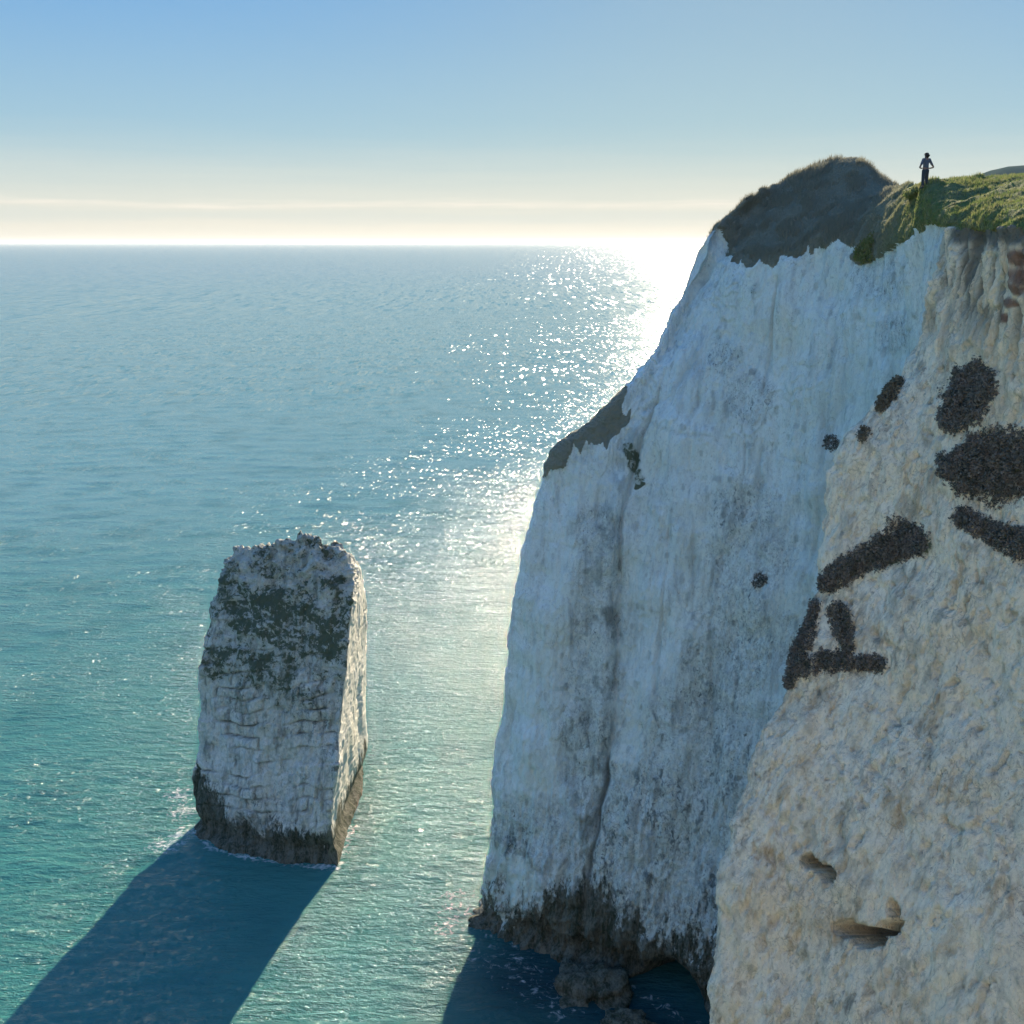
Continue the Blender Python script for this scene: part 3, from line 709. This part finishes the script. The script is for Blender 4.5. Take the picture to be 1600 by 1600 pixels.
# ------------------------------------------------------------------ rocks at the foot of the wall
def rock_mesh(center, rad, seed, flat=0.6):
    a, b = 56, 40
    th = np.linspace(0, 2 * math.pi, a, endpoint=False); ph = np.linspace(0.02, math.pi - 0.02, b)
    TH, PH = np.meshgrid(th, ph, indexing='ij')
    q = np.stack([np.cos(TH) * np.sin(PH), np.sin(TH) * np.sin(PH), np.cos(PH)], -1).reshape(-1, 3).astype(np.float32)
    r = 1 + 0.35 * fbm(q, 1.3, 4, seed=seed) + 0.35 * np.round(fbm(q, 1.9, 2, seed=seed + 3) * 4) / 4
    q = q / np.abs(q).max(1, keepdims=True) ** 0.55; q = q / 1.12
    r = r + 0.22 * (ridged(q.astype(np.float32), 2.2, 3, seed=seed + 9) - 0.5)
    v = q * r[:, None] * np.array(rad, dtype=np.float32)
    v = v + fbm((v + seed).astype(np.float32), 1.5, 4, 0.6, seed=seed)[:, None] * q * 0.3 + np.array(center, dtype=np.float32)
    return v, grid_faces(a, b, closed=True)
for cpt, rd, sd, lb in ((SEA(925, 1555, -0.4), (2.7, 2.3, 2.0), 11, 'dark weedy rock block at the water beside the sea cave'),
                        (SEA(985, 1618, -0.3), (2.2, 1.6, 1.3), 13, 'low wet rock in front of the sea cave, at the bottom edge')):
    v_, f_ = rock_mesh(cpt, rd, sd)
    zr = v_[:, 2]
    o = add_mesh('rock', v_, f_, M_far, {'zone': zr * 0 + 1, 'dark': zr * 0, 'algae': zr * 0 + 1.15, 'rust': zr * 0, 'moss': zr * 0})
    tag(o, lb, 'rock')
ROCKS = [SEA(948, 1560), SEA(985, 1610)]

# ------------------------------------------------------------------ sea
NEARR = 700.0
rs = [30.0]
while rs[-1] < NEARR:
    rs.append(rs[-1] + (max(0.20, 0.0023 * rs[-1]) if rs[-1] < 135 else 0.0042 * rs[-1]))
far = list(np.geomspace(NEARR * 1.04, 60000, 40))
rs = np.array(rs + far)
tha = np.concatenate([np.radians(np.linspace(-180, -34, 50, endpoint=False)), np.radians(np.linspace(-34, 24, 430, endpoint=False)), np.radians(np.linspace(24, 180, 50, endpoint=False))])
rr0 = np.concatenate([[1.0, 12.0], rs])
TT, RR = np.meshgrid(tha, rr0, indexing='ij')
wx = (RR * np.sin(TT)).ravel(); wy = (RR * np.cos(TT)).ravel()
rad = RR.ravel()
sp_ = np.where(rad < 135, np.maximum(0.22, 0.0026 * rad), 0.0042 * rad)
wz = np.zeros_like(wx)
wr = np.random.default_rng(5)
gust = fbm(np.stack([wx, wy, wx * 0], 1).astype(np.float32), (0.012, 0.03, 1), 3, seed=401)
for k in range(110):
    lam = 0.75 * (14.0 ** (wr.random() ** 1.25))
    ang = R(-90 + 9) + wr.normal() * 0.30 * (1 + 0.4 / lam)
    kx, ky = math.cos(ang) * 2 * math.pi / lam, math.sin(ang) * 2 * math.pi / lam
    amp = 0.0030 * lam ** 0.6
    fade = sstep(lam / sp_, 2.2, 4.5)
    ph = kx * wx + ky * wy + wr.random() * 6.283
    wz += amp * fade * (np.sin(ph) + 0.25 * np.sin(2 * ph + 1.57))
wz *= (0.85 + 0.5 * gust)
wz *= 1 - 0.999 * sstep(rad, 180, 680)
wz = np.where(np.abs(rad) < 29, 0, wz)
# foam near the rocks: distance to feet
feet = []
feet += [(p_[1][0], p_[1][1]) for p_ in (FL, FA, FB, FC, FR, RM)]
cf = g[:uedge[8], vsub[0], :3]
foam = np.zeros_like(wx)
def near_pts(pts, sig, amp):
    out = np.zeros_like(wx)
    for a, b in pts:
        m = (np.abs(wx - a) < 4 * sig) & (np.abs(wy - b) < 4 * sig)
        dd = (wx[m] - a) ** 2 + (wy[m] - b) ** 2
        out[m] = np.maximum(out[m], amp * np.exp(-dd / (2 * sig * sig)))
    return out
def densify(pts, n=8):
    o_ = []
    for (a, b), (c, d_) in zip(pts[:-1], pts[1:]):
        for t_ in np.linspace(0, 1, n, endpoint=False): o_.append((a + (c - a) * t_, b + (d_ - b) * t_))
    return o_ + [pts[-1]]
foam = np.maximum(foam, near_pts(densify(feet), 0.6, 0.95))
foam = np.maximum(foam, near_pts([SEA(262, 1318)[:2], SEA(285, 1300)[:2], SEA(290, 1265)[:2], SEA(280, 1240)[:2]], 1.9, 0.92))
foam = np.maximum(foam, near_pts(densify([tuple(q[:2]) for q in cf[::20]], 4), 0.7, 0.6))
foam = np.maximum(foam, near_pts(densify([SEA(760, 1490)[:2], SEA(830, 1530)[:2], SEA(870, 1570)[:2]], 6), 2.4, 0.62))
foam = np.maximum(foam, near_pts(densify([SEA(720, 1400)[:2], SEA(700, 1450)[:2]], 4), 1.6, 0.75))
foot_shade = near_pts(densify([SEA(830, 1530)[:2], SEA(950, 1570)[:2], SEA(1050, 1620)[:2], (14, 55)], 8), 5.0, 0.95)  # water by the wall foot and cave, shade put into its colour
na, nr = len(tha), len(rr0)
sf = grid_faces(na, nr, closed=True)[:, ::-1]
M_sea, t, bs = new_mat('sea_water')
p = pos(t)
sx = t.n.new('ShaderNodeSeparateXYZ'); t.l.new(p, sx.inputs[0])
ln = t.n.new('ShaderNodeVectorMath'); ln.operation = 'LENGTH'; t.l.new(p, ln.inputs[0])
dist = ln.outputs['Value']
flat = t.scale(p, (1, 1, 0))
patch = t.noise(t.scale(p, (0.35, 1, 0)), 0.02, 4, 0.6)
dw = t.math('ADD', dist, t.math('MULTIPLY', t.math('SUBTRACT', patch, 0.5), 60))
bodyc = t.mix(t.ramp(dw, 70, 260, 0, 1), c4(0.050, 0.215, 0.195), c4(0.140, 0.305, 0.330))
bodyc = t.mix(t.ramp(dist, 300, 2500, 0, 1), bodyc, c4(0.17, 0.31, 0.36))
bodyc = t.mix(t.math('MULTIPLY', t.ramp(t.noise(flat, 0.09, 4, 0.6), 0.45, 0.7), 0.35), bodyc, c4(0.022, 0.125, 0.135))
bodyc = t.mix(attr(t, 'foot_shade'), bodyc, c4(0.010, 0.050, 0.065))  # shaded water painted darker here
fm = attr(t, 'foam')
fn = t.noise(t.scale(p, (1, 1.3, 0), rot=(0, 0, 0.4)), 1.1, 6, 0.7, 1.2)
fcell = t.vor(t.scale(p, (1, 1, 0)), 1.3, 'DISTANCE_TO_EDGE')
web = t.math('ADD', fn, t.ramp(fcell, 0, 0.25, 0.05, -0.02))
wht = t.ramp(t.math('ADD', web, t.math('MULTIPLY', fm, 0.40)), 0.78, 1.08)
colr = t.mix(wht, bodyc, c4(0.75, 0.8, 0.8))
t.l.new(colr, bs.inputs['Base Color'])
lgd = t.math('LOGARITHM', t.math('MAXIMUM', dist, 1.0), 10.0)
wr_ = t.ramp(lgd, 1.95, 3.2, 0.085, 0.165, False)
t.l.new(wr_, bs.inputs['Coat Roughness'])
bs.inputs['Roughness'].default_value = 0.9
t.l.new(t.math('MULTIPLY', t.ramp(lgd, 1.95, 2.35, 0.85, 0.62), t.math('SUBTRACT', 1.0, wht)), bs.inputs['Coat Weight'])
bs.inputs['IOR'].default_value = 1.333
# ripples
wv = t.scale(p, (0.34, 1.2, 0), rot=(0, 0, R(-9)))
wv2 = t.scale(p, (0.6, 1.1, 0), rot=(0, 0, R(18)))
h1 = t.noise(wv, 1.1, 6, 0.66, 0.3)
h2 = t.noise(wv2, 3.2, 4, 0.6, 0.4)
slick = t.ramp(t.noise(t.scale(p, (0.25, 1, 0), rot=(0, 0, R(-6))), 0.025, 3, 0.5), 0.3, 0.65, 0.75, 1.0)
h3 = t.noise(t.scale(p, (0.35, 1.0, 0), rot=(0, 0, R(-8))), 0.16, 5, 0.72, 0.2)
hh = t.math('ADD', t.math('MULTIPLY', h1, 0.95), t.math('MULTIPLY', h2, 0.36))
hh = t.math('ADD', hh, t.math('MULTIPLY', h3, t.ramp(lgd, 2.1, 2.8, 0.3, 0.6)))
bm = t.n.new('ShaderNodeBump'); bm.inputs['Distance'].default_value = 0.42
t.l.new(t.math('MULTIPLY', slick, t.ramp(dist, 120, 320, 1.0, 0.42)), bm.inputs['Strength']); t.l.new(hh, bm.inputs['Height'])
# small wave facets that catch the sun one by one
def facet(sx_, sy_, off):
    v = t.n.new('ShaderNodeTexVoronoi'); v.inputs['Scale'].default_value = 1.0
    t.l.new(t.scale(p, (1 / sx_, 1 / sy_, 0), (off, off, 0)), v.inputs['Vector'])
    return v.outputs['Color']
fc = t.mix(t.ramp(dist, 130, 190), facet(0.32, 0.45, 0), facet(0.55, 1.3, 31))
fc = t.mix(t.ramp(dist, 280, 420), fc, facet(1.1, 5.0, 57))
fc = t.mix(t.ramp(dist, 650, 1000), fc, facet(2.6, 26.0, 93))
fsx = t.n.new('ShaderNodeSeparateColor'); t.l.new(fc, fsx.inputs[0])
def slope(c, k):
    a_ = t.math('SUBTRACT', t.math('MULTIPLY', c, 2.0), 1.0)
    return t.math('MULTIPLY', t.math('MULTIPLY', a_, t.math('ABSOLUTE', a_)), k)
gate = t.math('MULTIPLY', t.ramp(fsx.outputs[2], 0.40, 0.45), t.ramp(t.noise(t.scale(p, (0.3, 1, 0), rot=(0, 0, R(-10))), 0.05, 4, 0.6), 0.36, 0.56))
gate = t.math('MULTIPLY', gate, t.math('SUBTRACT', 1.0, attr(t, 'foot_shade')))
gate = t.math('MULTIPLY', gate, t.ramp(dist, 120, 260, 1.5, 1.0))
cs3 = t.n.new('ShaderNodeCombineXYZ')
t.l.new(t.math('MULTIPLY', slope(fsx.outputs[0], 0.50), gate), cs3.inputs[0])
t.l.new(t.math('MULTIPLY', slope(fsx.outputs[1], 0.45), gate), cs3.inputs[1])
va = t.n.new('ShaderNodeVectorMath'); va.operation = 'ADD'; t.l.new(bm.outputs[0], va.inputs[0]); t.l.new(cs3.outputs[0], va.inputs[1])
vn = t.n.new('ShaderNodeVectorMath'); vn.operation = 'NORMALIZE'; t.l.new(va.outputs[0], vn.inputs[0])
t.l.new(bm.outputs[0], bs.inputs['Normal'])
t.l.new(vn.outputs[0], bs.inputs['Coat Normal'])
bs.inputs['Coat IOR'].default_value = 1.333
bs.inputs['Specular IOR Level'].default_value = 0.0
sea_o = add_mesh('sea', np.stack([wx, wy, wz], 1), sf, M_sea, {'foam': foam, 'foot_shade': foot_shade})
tag(sea_o, 'blue-green sea with sun glitter, turquoise near the rocks', kind='structure')
# sea bed stops the disc's centre showing anything from below
# ------------------------------------------------------------------ far hill
hu, hv = 120, 40
HX = np.linspace(180, 900, hu); HY = np.linspace(480, 900, hv)
A, B = np.meshgrid(HX, HY, indexing='ij')
prof = sstep(A, 170, 320) * 103 + sstep(A, 290, 420) * 12
bell = np.sin(np.clip((B - 480) / 420, 0, 1) * math.pi) ** 0.8
hp = np.stack([A.ravel(), B.ravel(), B.ravel() * 0], 1).astype(np.float32)
HZ = (prof * bell).ravel() * (1 + 0.06 * fbm(hp, 0.02, 4, seed=501)) - 1.5
M_hill, t, bs = new_mat('downland')
cl = t.mix(t.noise(pos(t), 0.03, 5, 0.6), c4(0.06, 0.10, 0.09), c4(0.11, 0.15, 0.13))
t.l.new(cl, bs.inputs['Base Color']); bs.inputs['Roughness'].default_value = 1.0; bs.inputs['Specular IOR Level'].default_value = 0.0
ho = add_mesh('hill', np.stack([A.ravel(), B.ravel(), HZ], 1), grid_faces(hu, hv), M_hill)
tag(ho, 'hazy blue-green hill rising beyond the clifftop at the right edge', kind='structure')

# ------------------------------------------------------------------ person on the clifftop
def flat_mat(name, c, rough=0.8):
    m, t, bs = new_mat(name)
    n = t.noise(pos(t), 9.0, 3, 0.6)
    t.l.new(t.mix(n, c4(*[x * 0.8 for x in c]), c4(*[min(1, x * 1.2) for x in c])), bs.inputs['Base Color'])
    bs.inputs['Roughness'].default_value = rough
    return m
M_skin = flat_mat('skin', (0.26, 0.16, 0.12)); M_top = flat_mat('blue_grey_top', (0.09, 0.11, 0.15))
M_trs = flat_mat('dark_trousers', (0.035, 0.045, 0.06)); M_hair = flat_mat('dark_hair', (0.03, 0.022, 0.018)); M_shoe = flat_mat('shoe', (0.05, 0.05, 0.05))
fs_ = surf(1444, 294)
foot_p = np.array(fs_[0]) if fs_ is not None else np.array(P(1444, 292, 54))
root = bpy.data.objects.new('person', None); scene.collection.objects.link(root)
root.location = tuple(foot_p + np.array((0, 0, -0.03)))
root.rotation_euler = (0, R(-1.5), R(24))
root.scale = (1.10, 1.10, 0.97)
tag(root, 'person in blue-grey top and dark trousers standing on the clifftop, hands at hips', 'person')
def skin_obj(name, pts, edges, radii, mat, parent, sub=2, root_i=0):
    me = bpy.data.meshes.new(name); me.from_pydata(pts, edges, []); me.materials.append(mat)
    o = bpy.data.objects.new(name, me); scene.collection.objects.link(o); o.parent = parent
    md = o.modifiers.new('skin', 'SKIN'); md.use_smooth_shade = True
    for i, r in enumerate(radii):
        r = r if isinstance(r, tuple) else (r, r)
        me.skin_vertices[0].data[i].radius = r
    me.skin_vertices[0].data[root_i].use_root = True
    s = o.modifiers.new('sub', 'SUBSURF'); s.levels = sub; s.render_levels = sub
    return o
def chain(n, off=0): return [(off + i, off + i + 1) for i in range(n - 1)]
# body: skin figure, seen from behind, facing away (+Y)
bp_ = [(0, 0, .93), (0, 0, 1.08), (0, .01, 1.24), (0, 0, 1.40), (0, .01, 1.49), (0, .02, 1.57), (0, .03, 1.66), (0, .03, 1.72)]
br_ = [(.15, .11), (.125, .09), (.15, .105), (.13, .09), .052, .065, .088, .05]
be_ = chain(8)
for s in (-1, 1):
    o_ = len(bp_)
    bp_ += [(s * .17, 0, 1.41), (s * .30, -.03, 1.19), (s * .41, -.06, 1.02), (s * .28, .02, .985), (s * .165, .06, .985)]
    br_ += [.058, .047, .042, .036, .030]
    be_ += [(3, o_)] + chain(5, o_)
    # five fingers resting on the hip
    h_ = o_ + 4
    for q, (dx, dy, dz) in enumerate(((-.02, .07, .03), (-.03, .085, .012), (-.03, .085, -.008), (-.028, .075, -.027))):
        k = len(bp_); bp_ += [(s * (.165 + dx * .5), .06 + dy * .5, .985 + dz * .7), (s * (.165 + dx), .06 + dy, .985 + dz)]
        br_ += [.010, .008]; be_ += [(h_, k), (k, k + 1)]
    k = len(bp_); bp_ += [(s * .16, .02, 1.0), (s * .15, -.03, 1.005)]; br_ += [.012, .010]; be_ += [(h_, k), (k, k + 1)]
    l_ = len(bp_)
    bp_ += [(s * .085, 0, .86), (s * .10, .01, .50), (s * .115, -.02, .10), (s * .125, .11, .035)]
    br_ += [.088, .060, .040, .035]
    be_ += [(0, l_)] + chain(4, l_)
skin_obj('body', bp_, be_, br_, M_skin, root, 1)
skin_obj('shirt', [(0, 0, .96), (0, 0, 1.10), (0, .01, 1.26), (0, 0, 1.41), (-.17, 0, 1.415), (-.25, -.02, 1.27), (-.34, -.045, 1.12), (.17, 0, 1.415), (.25, -.02, 1.27), (.34, -.045, 1.12)],
         [(0, 1), (1, 2), (2, 3), (3, 4), (4, 5), (5, 6), (3, 7), (7, 8), (8, 9)], [(.165, .125), (.14, .105), (.165, .12), (.14, .10), .072, .060, .055, .072, .060, .055], M_top, root, 2)
skin_obj('trousers', [(0, 0, .97), (0, 0, .90), (-.088, 0, .82), (-.10, .01, .50), (-.115, -.01, .12), (.088, 0, .82), (.10, .01, .50), (.115, -.01, .12)],
         [(0, 1), (1, 2), (2, 3), (3, 4), (1, 5), (5, 6), (6, 7)], [(.155, .12), (.16, .12), .102, .078, .062, .102, .078, .062], M_trs, root, 2)
skin_obj('hair', [(0, -.005, 1.60), (0, .01, 1.69), (0, .02, 1.735), (0, -.06, 1.56), (0, -.07, 1.46)], [(0, 1), (1, 2), (0, 3), (3, 4)], [.088, .100, .07, .055, .03], M_hair, root, 2)
for s in (-1, 1):
    skin_obj('shoe', [(s * .118, -.05, .05), (s * .122, .06, .045), (s * .126, .16, .035)], [(0, 1), (1, 2)], [.05, .048, .035], M_shoe, root, 1)
# face: nose, eyes, ears (turned to the sea)
import bmesh
def blob_part(name, items, mat):
    bm_ = bmesh.new()
    for c, r in items:
        res = bmesh.ops.create_icosphere(bm_, subdivisions=2, radius=1.0)
        for v in res['verts']: v.co = Vector((v.co.x * r[0] + c[0], v.co.y * r[1] + c[1], v.co.z * r[2] + c[2]))
    me = bpy.data.meshes.new(name); bm_.to_mesh(me); bm_.free(); me.materials.append(mat)
    o = bpy.data.objects.new(name, me); scene.collection.objects.link(o); o.parent = root
    return o
blob_part('nose', [((0, .12, 1.645), (.012, .022, .022))], M_skin)
for s in (-1, 1):
    blob_part('ear', [((s * .092, .025, 1.645), (.012, .02, .03))], M_skin)
    blob_part('eye', [((s * .033, .105, 1.665), (.012, .010, .008))], M_hair)
blob_part('mouth', [((0, .108, 1.605), (.024, .008, .006))], M_top)

# ------------------------------------------------------------------ haze: the sea air between here and the horizon
bmh = bmesh.new(); bmesh.ops.create_cube(bmh, size=1.0)
hz_t, hz_b = 132.0, -6.5
for v in bmh.verts: v.co = Vector((v.co.x * 130000, v.co.y * 130000, hz_b + (v.co.z + 0.5) * (hz_t - hz_b)))
hme = bpy.data.meshes.new('haze'); bmh.to_mesh(hme); bmh.free()
M_hz = bpy.data.materials.new('sea_air'); M_hz.use_nodes = True
hn = M_hz.node_tree; hn.nodes.clear()
ho_ = hn.nodes.new('ShaderNodeOutputMaterial'); pv = hn.nodes.new('ShaderNodeVolumePrincipled')
pv.inputs['Color'].default_value = (0.86, 0.93, 1.0, 1); pv.inputs['Density'].default_value = 0.00002
pv.inputs['Anisotropy'].default_value = 0.3
hn.links.new(pv.outputs[0], ho_.inputs['Volume'])
hme.materials.append(M_hz)
hzo = bpy.data.objects.new('haze', hme); scene.collection.objects.link(hzo)
tag(hzo, 'thin blue sea haze over the water', kind='stuff')
